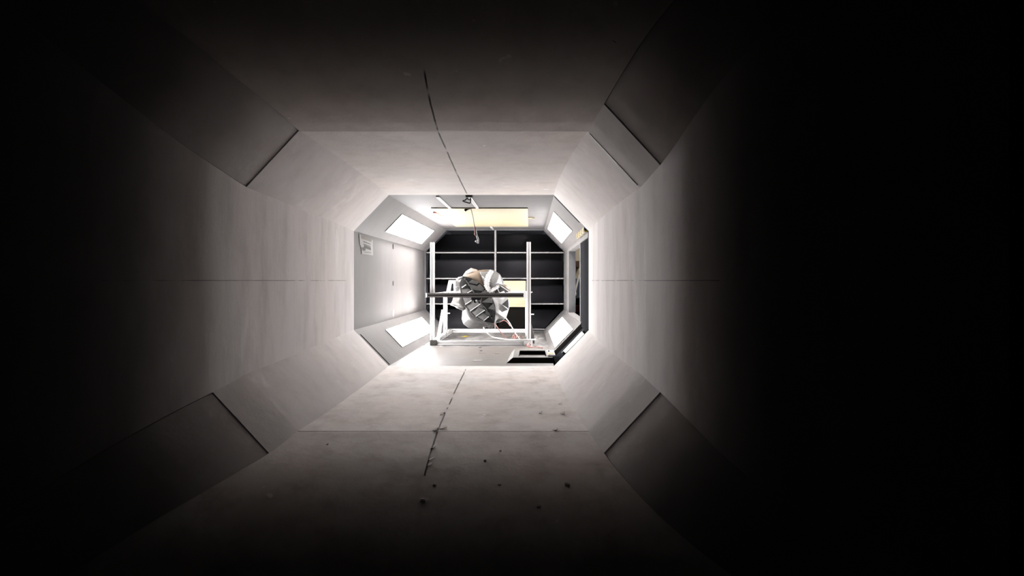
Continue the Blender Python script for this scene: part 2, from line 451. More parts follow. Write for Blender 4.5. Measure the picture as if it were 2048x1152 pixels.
# end duct behind the vanes
ring = [(-A_, H_), (A_, H_), (W_, B_), (W_, -B_), (A_, -H_), (-A_, -H_), (-W_, -B_), (-W_, B_)]
for i, nm in enumerate(('ceiling', 'wall_upper_right', 'wall_right', 'wall_lower_right', 'floor', 'wall_lower_left', 'wall_left', 'wall_upper_left')):
    slab(nm, ring[i], ring[(i + 1) % 8], FAR, 11.3, M['void'], .02)
bm = NB(); box(bm, (-W_, 11.3, CZ - H_), (W_, 11.34, CZ + H_)); struct('wall_far', bm, M['void'])
# thin pale rim of the end opening
bm = NB()
for i in range(8):
    p, q = ring[i], ring[(i + 1) % 8]
    s = .985
    plate(bm, [(p[0], FAR - .01, CZ + p[1]), (q[0], FAR - .01, CZ + q[1]), (q[0] * s, FAR - .01, CZ + q[1] * s), (p[0] * s, FAR - .01, CZ + p[1] * s)], .012, (0, 1, 0))
struct('trim_8', bm, M['jamb'])

# ------------------------------------------------------------------ turning vanes
tv = thing('turning_vane_grille', 'black grille of curved horizontal vanes across the tunnel end behind the frame', 'vane grille', (0, 9.66, 0))
def half_w(z):      # clear half width at height z
    z = abs(z - CZ); return W_ - .004 if z <= B_ else W_ - .004 - (z - B_) * .267 / .276
for zz in (CZ + .36, CZ + .026, CZ - .302, CZ - .63):
    bm = NB(); prev = None
    for k in range(13):
        a = k / 12 * math.radians(80); r = .30
        y = 9.67 + r * math.sin(a); z = zz + r * (1 - math.cos(a))
        hw = half_w(z) - .012
        row = [bm.verts.new((s * hw, y, z)) for s in (-1, 1)]
        if prev: bm.faces.new((prev[0], prev[1], row[1], row[0]))
        prev = row
    v = obj('vane', bm, M['black'], tv, True)
    md = v.modifiers.new('thick', 'SOLIDIFY'); md.thickness = .012
    bm = NB(); hw = half_w(zz) - .012
    cyl(bm, (-hw, 9.665, zz), (hw, 9.665, zz), .009, n=10)
    e = obj('edge_strip', bm, M['edge'], v); e['label'] = 'pale bare leading edge'
bm = NB(); box(bm, (-.006, 9.655, CZ - .65), (.018, 9.98, CZ + .65), .004)
e = obj('divider', bm, M['black'], tv)
bm = NB(); cyl(bm, (.006, 9.652, CZ - .652), (.006, 9.652, CZ + .652), .013, n=10)
x = obj('edge_strip', bm, M['edge'], e); x['label'] = 'pale bare leading edge'

# ------------------------------------------------------------------ lamp windows in the corner boards
def lamp_window(label, corners_near, corners_far, d0, d1):
    (ax, az), (bx, bz) = corners_near; (cx_, cz_), (ex, ez) = corners_far
    q = [Vector((ax, d0, CZ + az)), Vector((bx, d0, CZ + bz)), Vector((ex, d1, CZ + ez)), Vector((cx_, d1, CZ + cz_))]
    c = sum(q, Vector()) / 4
    n = (Vector((0, c.y, CZ)) - c); e1 = (q[1] - q[0]).normalized(); n = (n - e1 * n.dot(e1)); n.y = 0; n.normalize()
    t = thing('lamp_window', label, 'light', c, 'lit windows in the corner boards')
    bm = NB(); plate(bm, [p + n * .004 for p in q], -.02, n); obj('diffuser', bm, M['lampL' if c.x < 0 else 'lampR'], t)
    bm = NB()
    w0 = .012
    inner = [p + n * .0 for p in q]
    outer = [p + (p - c).normalized() * w0 * 1.6 for p in inner]
    for i in range(4):
        plate(bm, [inner[i], inner[(i + 1) % 4], outer[(i + 1) % 4], outer[i]], .006, n)
    obj('frame', bm, M['testwall'], t)
def cham(sx, sz, f):      # point on a corner board, f = 0 at ceiling / floor corner, 1 at the wall corner
    return (sx * (A_ + .267 * f), sz * (H_ - .276 * f))
lamp_window('glowing white lamp window on the upper left corner board, above the paper notice', (cham(-1, 1, .23), cham(-1, 1, .78)), (cham(-1, 1, .23), cham(-1, 1, .78)), 6.69, 8.9)
lamp_window('glowing white lamp window on the lower left corner board, left of the frame foot', (cham(-1, -1, .22), cham(-1, -1, .77)), (cham(-1, -1, .22), cham(-1, -1, .77)), 6.69, 8.9)
lamp_window('glowing white lamp window on the upper right corner board, above the door opening', (cham(1, 1, .13), cham(1, 1, .74)), (cham(1, 1, .13), cham(1, 1, .74)), 6.75, 8.95)
lamp_window('glowing white lamp window on the lower right corner board, behind the floor hatch', (cham(1, -1, .17), cham(1, -1, .77)), (cham(1, -1, .17), cham(1, -1, .77)), 6.75, 8.95)
# bright strip in the dark recess, built as a glowing tube
t = thing('glow_tube', 'short bright glowing tube in the dark recess beside the floor hatch', 'light', P(1147, 690, 5.98))
p0, p1 = Vector((.728, 5.98, CZ - .572)), Vector((.873, 5.98, CZ - .420))
bm = NB(); cyl(bm, p0, p1, .017, n=16); obj('tube', bm, M['tube'], t, True)
for s, p in ((-1, p0), (1, p1)):
    e = (p1 - p0).normalized() * s
    bm = NB(); cyl(bm, p, p + e * .02, .019, n=16); obj('end_cap', bm, M['jamb'], t)
bm = NB(); off = Vector((.7, 0, -.7)) * .032
bar(bm, p0 + off, p1 + off, .022, False); obj('holder', bm, M['jamb'], t)

# ------------------------------------------------------------------ ceiling: board, strips, probe
t = thing('ceiling_hatch', 'pale yellow plywood hatch let into the ceiling above the frame', 'hatch', (0, 7.87, CZ + H_))
bm = NB(); box(bm, (-.44, 6.73, CZ + H_ - .010), (.43, 9.0, CZ + H_ - .0005), .002); obj('board', bm, M['ply'], t)
bm = NB(); box(bm, (-.475, 7.15, CZ + H_ - .012), (-.43, 7.5, CZ + H_ - .001), .002); obj('latch', bm, M['orange'], t)['label'] = 'small red latch at the left edge'
bm = NB(); box(bm, (.43, 7.72, CZ + H_ - .014), (.475, 7.80, CZ + H_ - .001), .002); box(bm, (.47, 7.74, CZ + H_ - .02), (.50, 7.77, CZ + H_ - .004), .002)
obj('latch', bm, M['ply'], t)
for lab, x, y0, y1 in (('pale metal strip along the ceiling ahead of the plywood hatch, the left one', -.268, 5.80, 6.71),
                       ('pale metal strip along the ceiling running from the black hook to the plywood hatch', -.022, 5.80, 6.71),
                       ('short pale metal strip on the ceiling between plywood hatch and vane grille', -.02, 9.02, 9.6)):
    bm = NB(); box(bm, (x - .012, y0, CZ + H_ - .012), (x + .012, y1, CZ + H_ - .0005), .003)
    tag(obj('ceiling_strip', bm, M['alu']), lab, 'strip')
# cable hook at the start of the ceiling seam
t = thing('cable_hook', 'black bracket with looped wire hanging under the end of the ceiling seam', 'hook', P(938, 388, 5.80))
bm = NB(); box(bm, P(931, 393.5, 5.76), P(946, 391, 5.84), .003); obj('bracket', bm, M['blackplastic'], t)
bm = NB(); tube(bm, [P(941, 390, 5.83), P(941, 398, 5.85), P(940.5, 406, 5.86), P(934, 405, 5.84), P(925.5, 402, 5.82), P(931, 400, 5.8), P(933, 397, 5.8)], .0045); obj('wire_loop', bm, M['blackplastic'], t, True)
bm = NB(); tube(bm, [P(932, 391, 5.83), P(934, 396, 5.85), P(937, 399, 5.85), P(942, 399, 5.86)], .004); obj('wire_loop', bm, M['blackplastic'], t, True)
t = thing('hanging_probe', 'thin probe on a black star clamp hanging from the plywood ceiling hatch', 'probe', P(941, 415, 6.75))
bm = NB(); cyl(bm, P(941, 416.5, 6.75), P(941, 411, 6.75), .013); obj('clamp', bm, M['blackplastic'], t)
for e in ((951, 415.5), (935, 418), (930, 421)):
    bm = NB(); tube(bm, [P(941, 416, 6.74), (P(941, 416, 6.74) + P(*e, 6.76)) / 2 + Vector((0, 0, .006)), P(*e, 6.76)], .012); obj('clamp_arm', bm, M['blackplastic'], t, True)
bm = NB(); tube(bm, [P(942, 418, 6.75), P(946, 434, 6.77), P(949, 452, 6.8), P(952, 466, 6.8)], .0028); obj('rod', bm, M['aludark'], t, True)
bm = NB(); cyl(bm, P(950, 455, 6.8), P(950.5, 471, 6.8), .007); obj('connector', bm, M['orange'], t)['label'] = 'pink connector'
bm = NB(); tube(bm, [P(951, 460, 6.8), P(953, 470, 6.8), P(956, 479, 6.8), P(955.5, 485, 6.8)], .008); obj('sleeve', bm, M['white'], t, True)
bm = NB(); tube(bm, [P(957, 485.5, 6.8), P(954, 484, 6.79), P(951.5, 482, 6.78)], .009); obj('tip', bm, M['white'], t, True)

# ------------------------------------------------------------------ left wall: notice, ports
def onleft(d, z, off=.001): return Vector((-W_ + off, d, CZ + z))
t = thing('paper_notice', 'white paper notice with grey print taped to the left wall', 'notice', onleft(6.15, .29))
bm = NB(); plate(bm, [onleft(5.90, .365, .002), onleft(6.42, .345, .002), onleft(6.42, .285, .002), onleft(6.43, .215, .002), onleft(5.99, .212, .002), onleft(5.98, .262, .002), onleft(5.93, .285, .002)], .003, (1, 0, 0))
obj('sheet', bm, M['paper'], t)
bm = NB(); plate(bm, [onleft(5.96, .36, .0055), onleft(6.36, .352, .0055), onleft(6.36, .326, .0055), onleft(5.98, .334, .0055)], .0006, (1, 0, 0)); obj('header', bm, M['palecard'], t)
for lab, pts in (('print_line', [(6.05, .318), (6.32, .308), (6.32, .302), (6.05, .311)]),
                 ('print_line', [(6.05, .296), (6.32, .289), (6.32, .283), (6.05, .290)]),
                 ('picture_print', [(6.08, .287), (6.32, .279), (6.34, .256), (6.13, .262), (6.11, .243), (6.05, .239), (6.00, .247), (6.01, .266), (6.07, .268)]),
                 ('print_line', [(6.1, .233), (6.34, .237), (6.34, .233), (6.1, .229)])):
    bm = NB(); plate(bm, [onleft(a, b, .0056) for a, b in pts], .0008, (1, 0, 0)); obj(lab, bm, M['ink'], t)
def port(label, cat, d, z, mat, rz=.027, ry=.02):
    bm = NB()
    c = onleft(d, z, -.001); N = 20
    f = [c + Vector((.004, ry * math.cos(math.tau * k / N), rz * math.sin(math.tau * k / N))) for k in range(N)]
    g = [p - Vector((.003, 0, 0)) for p in f]
    prism(bm, f, g)
    o = tag(obj('port_plug', bm, mat), label, cat); return o
port('dark oval port high on the left wall, beside the paper notice', 'port', 7.39, .335, M['blackplastic'])
port('dark oval port in the middle of the left wall', 'port', 7.39, -.028, M['blackplastic'], .024, .016)
port('white oval plug low on the left wall above the lamp window', 'plug', 7.39, -.325, M['white'], .035, .034)

# ------------------------------------------------------------------ right side: edge guard, tray
bm = NB(); box(bm, (W_ - .035, 5.80, CZ + B_ - .004), (W_ - .002, 6.72, CZ + B_ + .045), .008)
tag(obj('edge_guard', bm, M['hazard']), 'yellow and black striped foam edge guard above the dark door recess', 'edge guard')

t = thing('hatch_frame', 'flat pale metal frame with black sides lying on the floor by the right corner', 'hatch frame', (.46, 6.3, 0))
ht = .037
O = [(.262, 5.93), (.64, 5.93), (.63, 6.80), (.28, 6.80)]          # foot outline
Tt = [(.312, 6.02), (.632, 6.02), (.628, 6.76), (.312, 6.76)]        # top outline
In = [(.355, 6.12), (.585, 6.12), (.583, 6.62), (.358, 6.62)]        # opening
bm = NB()
vo = [bm.verts.new((x, y, .001)) for x, y in O[:2]]; vt = [bm.verts.new((x, y, ht)) for x, y in Tt[:2]]
bm.faces.new((vo[0], vo[1], vt[1], vt[0]))
s1 = obj('front_side', bm, M['rubber'], t, recalc=False); s1['label'] = 'black sloping front side'
bm = NB(); vo = [bm.verts.new((x, y, .001)) for x, y in O]; vt = [bm.verts.new((x, y, ht)) for x, y in Tt]
for i in (1, 2, 3): bm.faces.new((vo[i], vo[(i + 1) % 4], vt[(i + 1) % 4], vt[i]))
obj('side', bm, M['rim'], t, recalc=False)
bm = NB()
vt = [bm.verts.new((x, y, ht)) for x, y in Tt]; vi = [bm.verts.new((x, y, ht)) for x, y in In]
vb = [bm.verts.new((x, y, ht - .006)) for x, y in Tt]; vj = [bm.verts.new((x, y, ht - .006)) for x, y in In]
for i in range(4):
    j = (i + 1) % 4
    bm.faces.new((vt[i], vt[j], vi[j], vi[i])); bm.faces.new((vb[i], vb[j], vj[j], vj[i]))
    bm.faces.new((vt[i], vt[j], vb[j], vb[i])); bm.faces.new((vi[i], vi[j], vj[j], vj[i]))
obj('top_rim', bm, M['rim'], t)
bm = NB()
for i in range(4):
    j = (i + 1) % 4
    bm.faces.new([bm.verts.new((*In[i], ht - .006)), bm.verts.new((*In[j], ht - .006)), bm.verts.new((*In[j], .001)), bm.verts.new((*In[i], .001))])
obj('inner_side', bm, M['rubber'], t, recalc=False)
t = thing('device_box', 'small silver device with a yellow label on the hatch frame', 'device', (.63, 6.3, ht))
bm = NB(); box(bm, (.592, 6.08, ht + .0005), (.655, 6.50, ht + .016), .004); obj('body', bm, M['alu'], t)
bm = NB(); box(bm, (.598, 6.10, ht + .016), (.648, 6.26, ht + .019), .001); obj('sticker', bm, M['yellow'], t)['label'] = 'yellow sticker'
bm = NB(); box(bm, (.602, 6.34, ht + .016), (.616, 6.42, ht + .022), .002); obj('button', bm, M['blackplastic'], t)

# tapes and scraps on the test section floor
def scrap(name, label, cat, px, py, wd, ln, mat, d=None, group=None, rot=0, th=.002, zoff=0.0):
    d = 982.5 / (py - VPY) if d is None else d
    c = P(px, py, d); c.z = zoff
    bm = NB(); pts = []
    N = 9
    for k in range(N):
        a = math.tau * k / N; r = 1 + R(-.16, .16)
        u, v = wd / 2 * math.cos(a) * r, ln / 2 * math.sin(a) * r
        pts.append(c + Vector((u * math.cos(rot) - v * math.sin(rot), u * math.sin(rot) + v * math.cos(rot), th)))
    prism(bm, pts, [p - Vector((0, 0, th)) for p in pts])
    return tag(obj(name, bm, mat), label, cat, group)
def tape(label, px, py, wd, ln, mat, zoff=.0005):
    d = 982.5 / (py - VPY); c = P(px, py, d)
    bm = NB(); box(bm, (c.x - wd / 2, d - ln / 2, zoff), (c.x + wd / 2, d + ln / 2, zoff + .002))
    return tag(obj('tape_piece', bm, mat), label, 'tape')
tape('short white tape strip alone on the floor left of the hatch frame', 955, 721.5, .075, .06, M['paper'])
tape('cream tape strip on the floor just ahead of the frame', 965, 706.5, .06, .05, M['palecard'])
tape('small cream tape square on the floor between frame and hatch frame', 994, 707, .035, .06, M['palecard'])
scrap('bolt_hole', 'upper of two dark round holes in the floor ahead of the frame', 'hole', 960, 695.5, .035, .05, M['rubber'])
scrap('bolt_hole', 'lower of two dark round holes in the floor ahead of the frame', 'hole', 962, 701.5, .028, .05, M['rubber'])
scrap('floor_marker', 'round yellow marker on the metal floor plate inside the frame, nearer one', 'marker', 927, 683.5, .05, .12, M['yellow'], zoff=.0005)
scrap('floor_marker', 'yellow marker on the metal floor plate inside the frame, farther one', 'marker', 930, 673, .06, .2, M['yellow'], zoff=.0005)

# ------------------------------------------------------------------ grit and paint flakes on the nozzle floor
def floor_z(d): return CZ - hb(d)
def solve_d(py):
    lo, hi = 2.0, 5.7
    for _ in range(50):
        m = (lo + hi) / 2
        if VPY + hb(m) * F / m > py: lo = m
        else: hi = m
    return lo
def pebble(label, px, py, r, flat=.6):
    d = solve_d(py); c = P(px, py, d); c.z = floor_z(d) + r * flat * .55
    bm = NB(); bmesh.ops.create_icosphere(bm, subdivisions=2, radius=1)
    for v in bm.verts:
        k = 1 + R(-.22, .22); v.co = Vector((v.co.x * r * k, v.co.y * r * k, v.co.z * r * flat * k)) + c
    tag(obj('grit_piece', bm, M['stone']), label, 'grit', 'grit lying on the tunnel floor')
pebble('small crumb of grit alone at the left of the tunnel floor', 655, 889, .006)
pebble('small crumb of grit on the floor right of the centre seam, nearest the cross joint', 970, 922, .007)
pebble('small crumb of grit in the dim middle of the floor, straight below the brightest crumb', 999, 970, .007)
pebble('largest lump of grit, at the right of the dim floor', 1135, 969, .012)
pebble('lump of grit lowest on the right of the dim floor', 1078, 1013, .010)
pebble('broken lump of grit at the dark near end of the floor seam', 846, 1003, .013)
pebble('small crumb of grit on the dim floor just right of the near seam', 869, 971, .008)
pebble('smallest grit crumb beside the cross joint at the right', 1001, 902, .005)
def flake(label, px, py, r, rot):
    d = solve_d(py); c = P(px, py, d); c.z = floor_z(d) + .003
    bm = NB(); g = []
    N = 7
    for k in range(N):
        a = math.tau * k / N + rot; rr = r * (1 + R(-.35, .3))
        g.append(c + Vector((rr * math.cos(a) * 1.3, rr * math.sin(a) * 1.6, .006 * math.sin(a + 1) + .004)))
    prism(bm, g, [p - Vector((0, 0, .003)) for p in g])
    tag(obj('paint_flake', bm, M['floor']), label, 'paint flake', 'lifted paint flakes on the tunnel floor')
flake('pale round paint flake on the floor seam ahead of the hatch', 884, 829, .013, .3)
flake('curled paint flake where floor seam and cross joint meet, right side', 887, 856, .016, 1.2)
flake('curled paint flake left of the seam at the cross joint', 872, 861, .012, 2.2)
flake('lifted paint flake on the seam just nearer than the cross joint', 867, 896, .013, .8)
flake('lifted paint flake on the seam, second nearer than the cross joint', 862, 920, .012, 1.8)
flake('curled paint flake on the seam where the floor darkens', 860, 931, .012, 2.8)
flake('dark curled paint flake at the right floor edge by the cross joint', 1111, 860, .012, .4)
flake('raised paint flake on the lit floor near the right corner board', 1081, 826, .010, 1.5)
flake('long raised paint flake nearest the right corner board', 1126, 828, .013, .1)
flake('small raised paint flake above the long one by the right corner board', 1120, 808, .009, 2.1)

# ------------------------------------------------------------------ aluminium frame
fr = thing('aluminium_frame', 'open frame of silver aluminium profiles standing on the metal floor plate', 'frame', (-.05, 8.5, 0))
XL, XR, S = -.538, .437, .044
for x, d, z1 in ((XL, 7.6, 1.04), (XR, 7.6, 1.045), (XL + .008, 8.7, .48), (XR - .02, 8.7, .48)):
    bm = NB(); bar(bm, (x, d, .0), (x, d, z1), S)
    obj('post', bm, M['alu'], fr)
for p0, p1 in (((XL + .022, 7.6, .024), (XR - .022, 7.6, .024)), ((XL + .022, 9.42, .024), (XR - .022, 9.42, .024)),
               ((XL, 7.625, .024), (XL, 9.44, .024)), ((XR, 7.625, .024), (XR, 9.44, .024))):
    bm = NB(); bar(bm, p0, p1, S); obj('base_rail', bm, M['alu'], fr)
zc = .507
bm = NB(); bar(bm, (-.585, 7.552, zc), (.40, 7.552, zc), S); obj('crossbar', bm, M['aludark'], fr)['label'] = 'front crossbar darkened for shade'  # shade on the bar's near face is put into its colour
bm = NB(); bar(bm, (XL, 9.2, zc), (XR, 9.2, zc), S * .8); obj('crossbar', bm, M['alu'], fr)
for x in (XL - .022, XR - .025):
    bm = NB(); bar(bm, (x + (.03 if x < 0 else 0), 7.64, zc), (x + .03 * (x < 0), 9.18, zc), S * .8); obj('side_rail', bm, M['alu'], fr)
bm = NB(); box(bm, (.385, 7.528, zc - .035), (.42, 7.575, zc + .04), .005); obj('corner_bracket', bm, M['white'], fr)
bm = NB(); box(bm, (-.598, 7.53, zc - .022), (-.583, 7.575, zc + .022), .005); obj('end_cap', bm, M['white'], fr)
bm = NB(); box(bm, (.39, 7.545, .0), (.475, 7.58, .06), .006); obj('corner_bracket', bm, M['white'], fr)
bm = NB(); box(bm, (-.56, 7.56, .0), (-.49, 7.575, .055), .006); obj('corner_bracket', bm, M['aludark'], fr)
bm = NB(); bar(bm, P(875, 688, 7.72), P(886, 622, 8.62), .034, False); obj('brace', bm, M['white'], fr)
bm = NB(); plate(bm, [(XR + .022, 7.8, .0), (XR + .024, 7.8, .22), (XR + .055, 7.8, .09), (XR + .06, 7.8, .0)], .008, (0, 1, 0)); obj('gusset', bm, M['aludark'], fr)
bm = NB(); plate(bm, [(XL + .03, 8.55, .04), (XL + .0, 8.66, .27), (XL + .0, 8.66, .04)], .006, (1, 0, 0)); obj('gusset', bm, M['aludark'], fr)
for a, b in ((P(894, 626.5, 8.66), P(900, 626.5, 8.66)), (P(1061, 628.5, 7.6), P(1068, 628.5, 7.6)), (P(1061, 584.5, 7.6), P(1065, 584, 7.6))):
    bm = NB(); cyl(bm, a, b, .006); obj('bolt', bm, M['white'], fr)
# A-shaped upright on the rear of the left rail
bm = NB(); dd = 8.86
o4 = [P(897.5, 560.5, dd), P(913, 560.5, dd), P(915, 588, dd), P(891.5, 588, dd)]
i4 = [P(903.5, 567, dd), P(906.5, 567, dd), P(907.5, 582, dd), P(901, 582, dd)]
for k in range(4): plate(bm, [o4[k], o4[(k + 1) % 4], i4[(k + 1) % 4], i4[k]], .02, (0, 1, 0))
obj('bracket_plate', bm, M['white'], fr)['label'] = 'white open bracket plate'

# plywood board behind the model
t = thing('plywood_board', 'upright pale plywood board behind the folded model, right of centre', 'board', (.27, 9.52, .32))
bm = NB(); box(bm, (.05, 9.52, CZ - .002), (.398, 9.538, CZ + .0), 0); bm.free()
bm = NB(); box(bm, (.05, 9.50, CZ - .336), (.398, 9.518, CZ - .003), .002); obj('board', bm, M['ply'], t)
bm = NB(); box(bm, (.05, 9.54, .0), (.39, 9.56, CZ - .30)); obj('black_sheet', bm, M['rubber'], t)['label'] = 'black sheet below the board'  # plain black sheet filling the area below the plywood

# ------------------------------------------------------------------ folded model
mdl = thing('folded_flap_model', 'round grey and tan folded model covered in raised triangular flaps, clamped in the frame', 'model', (-.13, 8.1, .62))
def C(cx, cy, d): return P(880 + cx / 7.68, 520 + cy / 7.68, d)
def resample(pts, n):
    a = np.array(pts, float); s = np.r_[0, np.cumsum(np.hypot(*np.diff(a, axis=0).T))]
    t = np.linspace(0, s[-1], n); return [(float(np.interp(u, s, a[:, 0])), float(np.interp(u, s, a[:, 1]))) for u in t]
def leaf(name, A, B, d0, d1, bulge, mat, th=.006, n=22, m=12, label=None, bend=0.0):
    """curved card between two outlines; d0 and d1 are the depths of its two long edges"""
    A, B = resample(A, n), resample(B, n); bm = NB(); rows = []
    for i in range(n):
        u = i / (n - 1); row = []
        for j in range(m):
            v = j / (m - 1)
            x = A[i][0] * (1 - v) + B[i][0] * v; y = A[i][1] * (1 - v) + B[i][1] * v
            d = d0 * (1 - v) + d1 * v - bulge * math.sin(math.pi * v) * (.35 + .65 * math.sin(math.pi * u)) - bend * math.sin(math.pi * u)
            row.append(bm.verts.new(C(x, y, d)))
        rows.append(row)
    for a, b in zip(rows, rows[1:]):
        for k in range(m - 1): bm.faces.new((a[k], a[k + 1], b[k + 1], b[k]))
    bmesh.ops.remove_doubles(bm, verts=bm.verts, dist=.0004)
    o = obj(name, bm, mat, mdl, True)
    md = o.modifiers.new('thick', 'SOLIDIFY'); md.thickness = th; md.offset = 0
    if label: o['label'] = label
    return o
# inner body
bm = NB(); bmesh.ops.create_icosphere(bm, subdivisions=3, radius=1)
for v in bm.verts: v.co = C(640, 560, 8.32) + Vector((v.co.x * .19, v.co.y * .13, v.co.z * .25))
obj('core', bm, M['shell'], mdl, True)
LB = [(350, 252), (322, 380), (330, 510), (385, 690), (500, 845), (672, 938), (832, 968)]
RB = [(350, 252), (470, 278), (600, 350), (700, 440), (790, 565), (852, 780), (832, 968)]
def shell_d(x, y):     # depth of the front shell at crop point
    t = max(0, min(1, ((x - 350) * 482 + (y - 252) * 716) / (482 ** 2 + 716 ** 2)))
    off = ((x - 350) * 716 - (y - 252) * 482) / math.hypot(482, 716)
    return 8.02 - .09 * max(0, 1 - (off / 190) ** 2) * math.sin(math.pi * t) ** .6
shell = leaf('front_shell', LB, RB, 8.02, 8.02, .085, M['shell'], label='dark front shell')
def flap(poly, raise_, mat, depth=None, parent=None, lift=.004):
    """wedge-shaped flap: raise_ lists how far each corner stands off its shell (m)"""
    f = []; g = []
    for (x, y), r in zip(poly, raise_):
        d = (shell_d(x, y) if depth is None else depth)
        f.append(C(x, y, d - lift - r)); g.append(C(x, y, d + .002))
    bm = NB(); prism(bm, f, g); bmesh.ops.triangulate(bm, faces=[q for q in bm.faces if len(q.verts) > 3])
    o = obj('flap', bm, M[mat], mdl); return o
FL_ = [
 ([(432, 348), (497, 297), (598, 350), (565, 378)], (0, .035, .03, .0)),
 ([(505, 455), (612, 365), (688, 440), (655, 478)], (0, .04, .03, 0)),
 ([(605, 522), (700, 452), (762, 512), (740, 530)], (0, .04, .03, 0)),
 ([(640, 650), (760, 570), (800, 600), (812, 662)], (0, .035, .02, 0)),
 ([(735, 745), (822, 668), (850, 760), (838, 778)], (0, .03, .02, 0)),
 ([(335, 425), (338, 402), (395, 375), (402, 392)], (.0, .01, .02, .02)),
 ([(335, 455), (430, 440), (490, 466), (395, 520), (335, 520)], (.0, 0, 0, .035, .02)),
 ([(348, 578), (480, 570), (507, 606), (390, 682)], (0, 0, .01, .04)),
 ([(398, 692), (522, 618), (622, 672), (465, 782)], (.0, 0, .03, .045)),
 ([(475, 787), (590, 722), (690, 768), (550, 866)], (.0, 0, .03, .045)),
 ([(570, 872), (650, 820), (752, 868), (672, 930)], (.0, 0, .03, .045)),
 ([(360, 262), (410, 300), (425, 345), (370, 300)], (.0, .01, 0, .02)),
 ([(560, 395), (590, 430), (500, 450), (450, 372)], (0, .01, .0, .012)),
 ([(560, 715), (625, 680), (690, 760), (640, 745)], (0, .0, .012, .0)),
 ([(640, 820), (715, 775), (760, 862), (700, 845)], (0, .0, .012, .0)),
]
for poly, r in FL_:
    x, y = poly[0]
    flap(poly, r, 'scale')
for a, b in (((465, 784), (622, 673)), ((550, 868), (690, 769)), ((672, 932), (752, 869)), ((388, 684), (505, 608)), ((392, 522), (490, 468)), ((335, 427), (402, 378))):
    bm = NB(); cyl(bm, C(*a, shell_d(*a) - .05), C(*b, shell_d(*b) - .035), .0035, n=8); obj('flap_edge_glint', bm, M['foilwhite'], mdl)['label'] = 'white flap edge highlight'  # white rods that paint the bright highlights along the flap edges
bm = NB(); tube(bm, [C(x, y, shell_d(x, y) - .006) for x, y in ((375, 275), (425, 350), (500, 465), (625, 655), (700, 750), (770, 865), (832, 965))], .006); obj('spine', bm, M['scale'], mdl, True)
for x, y in ((402, 300), (450, 420), (540, 492), (680, 690), (750, 790), (795, 868)):
    bm = NB(); d = shell_d(x, y); cyl(bm, C(x, y, d - .004), C(x, y, d - .018), .009); obj('stud', bm, M['blackplastic'], mdl)
# rear and side petals
leaf('petal', [(350, 250), (400, 175), (480, 126), (560, 148), (600, 180)], [(352, 256), (430, 222), (500, 210), (560, 200), (600, 185)], 8.25, 8.15, .05, M['tanlight'], label='pale tan rear petal')
leaf('petal', [(352, 252), (430, 214), (580, 165), (690, 150), (730, 155)], [(356, 256), (470, 280), (600, 352), (680, 425), (700, 440)], 8.16, 8.03, .06, M['tan'], label='tan upper petal')
leaf('drum', [(600, 162), (700, 149), (830, 158), (920, 220), (970, 320), (968, 372)], [(640, 250), (665, 360), (700, 440), (765, 512), (860, 440), (966, 376)], 8.2, 8.04, .13, M['foil'], m=16, label='pale grey curved drum')
# ragged white highlight on the drum, built as a band
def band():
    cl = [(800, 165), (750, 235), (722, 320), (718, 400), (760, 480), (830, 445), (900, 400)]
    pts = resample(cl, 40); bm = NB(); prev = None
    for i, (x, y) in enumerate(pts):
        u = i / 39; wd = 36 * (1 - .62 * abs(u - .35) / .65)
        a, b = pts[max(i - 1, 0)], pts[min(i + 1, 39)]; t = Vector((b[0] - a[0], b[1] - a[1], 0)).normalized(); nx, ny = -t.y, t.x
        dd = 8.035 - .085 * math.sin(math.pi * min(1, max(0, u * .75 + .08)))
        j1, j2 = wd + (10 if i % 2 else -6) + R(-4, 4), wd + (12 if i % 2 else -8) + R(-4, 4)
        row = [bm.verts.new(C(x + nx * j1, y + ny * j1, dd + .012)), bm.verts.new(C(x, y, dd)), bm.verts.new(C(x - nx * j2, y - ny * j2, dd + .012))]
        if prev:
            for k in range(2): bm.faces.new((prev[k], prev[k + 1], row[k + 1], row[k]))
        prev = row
    o = obj('highlight_band', bm, M['foilwhite'], mdl, True); o['label'] = 'ragged white highlight band'
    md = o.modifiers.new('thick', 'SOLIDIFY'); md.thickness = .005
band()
leaf('petal', [(345, 252), (285, 265), (245, 305), (232, 380), (234, 450), (250, 525)], [(348, 258), (330, 300), (322, 350), (318, 400), (322, 460), (330, 525)], 8.16, 8.06, .04, M['foil'], label='pale left petal')
for poly in ([(245, 315), (300, 375), (242, 408)], [(238, 425), (285, 440), (250, 500)], [(265, 300), (330, 262), (335, 300)]):
    flap(poly, (0, .05, 0), 'scale', depth=8.09)
leaf('petal', [(205, 565), (195, 620), (160, 685), (250, 722), (360, 772)], [(345, 565), (350, 620), (375, 665), (390, 700), (375, 760)], 8.12, 8.05, .06, M['foildark'], label='grey metal left petal')
for k in range(4):
    bm = NB(); tube(bm, [C(165 + 14 * k, 688 - 4 * k, 8.09), C(260, 716 + 6 * k, 8.04), C(362, 752 + 8 * k, 8.04)], .0045); obj('ridge', bm, M['foil'], mdl, True)
leaf('petal', [(362, 728), (345, 800), (338, 900), (360, 980), (440, 1040), (560, 1052), (700, 1030)], [(400, 725), (455, 790), (520, 860), (600, 900), (672, 940), (710, 960), (735, 1000)], 8.2, 8.04, .10, M['foil'], m=16, label='pale grey lower petal')
leaf('petal', [(720, 1022), (770, 1056), (805, 1045)], [(722, 1015), (770, 990), (828, 968)], 8.08, 8.03, .02, M['foildark'])
leaf('petal', [(790, 562), (840, 690), (852, 820), (846, 962)], [(1000, 560), (1058, 620), (1058, 740), (1010, 890), (930, 948), (850, 966)], 8.03, 8.18, .05, M['foilwhite'], m=14, label='white right petal')
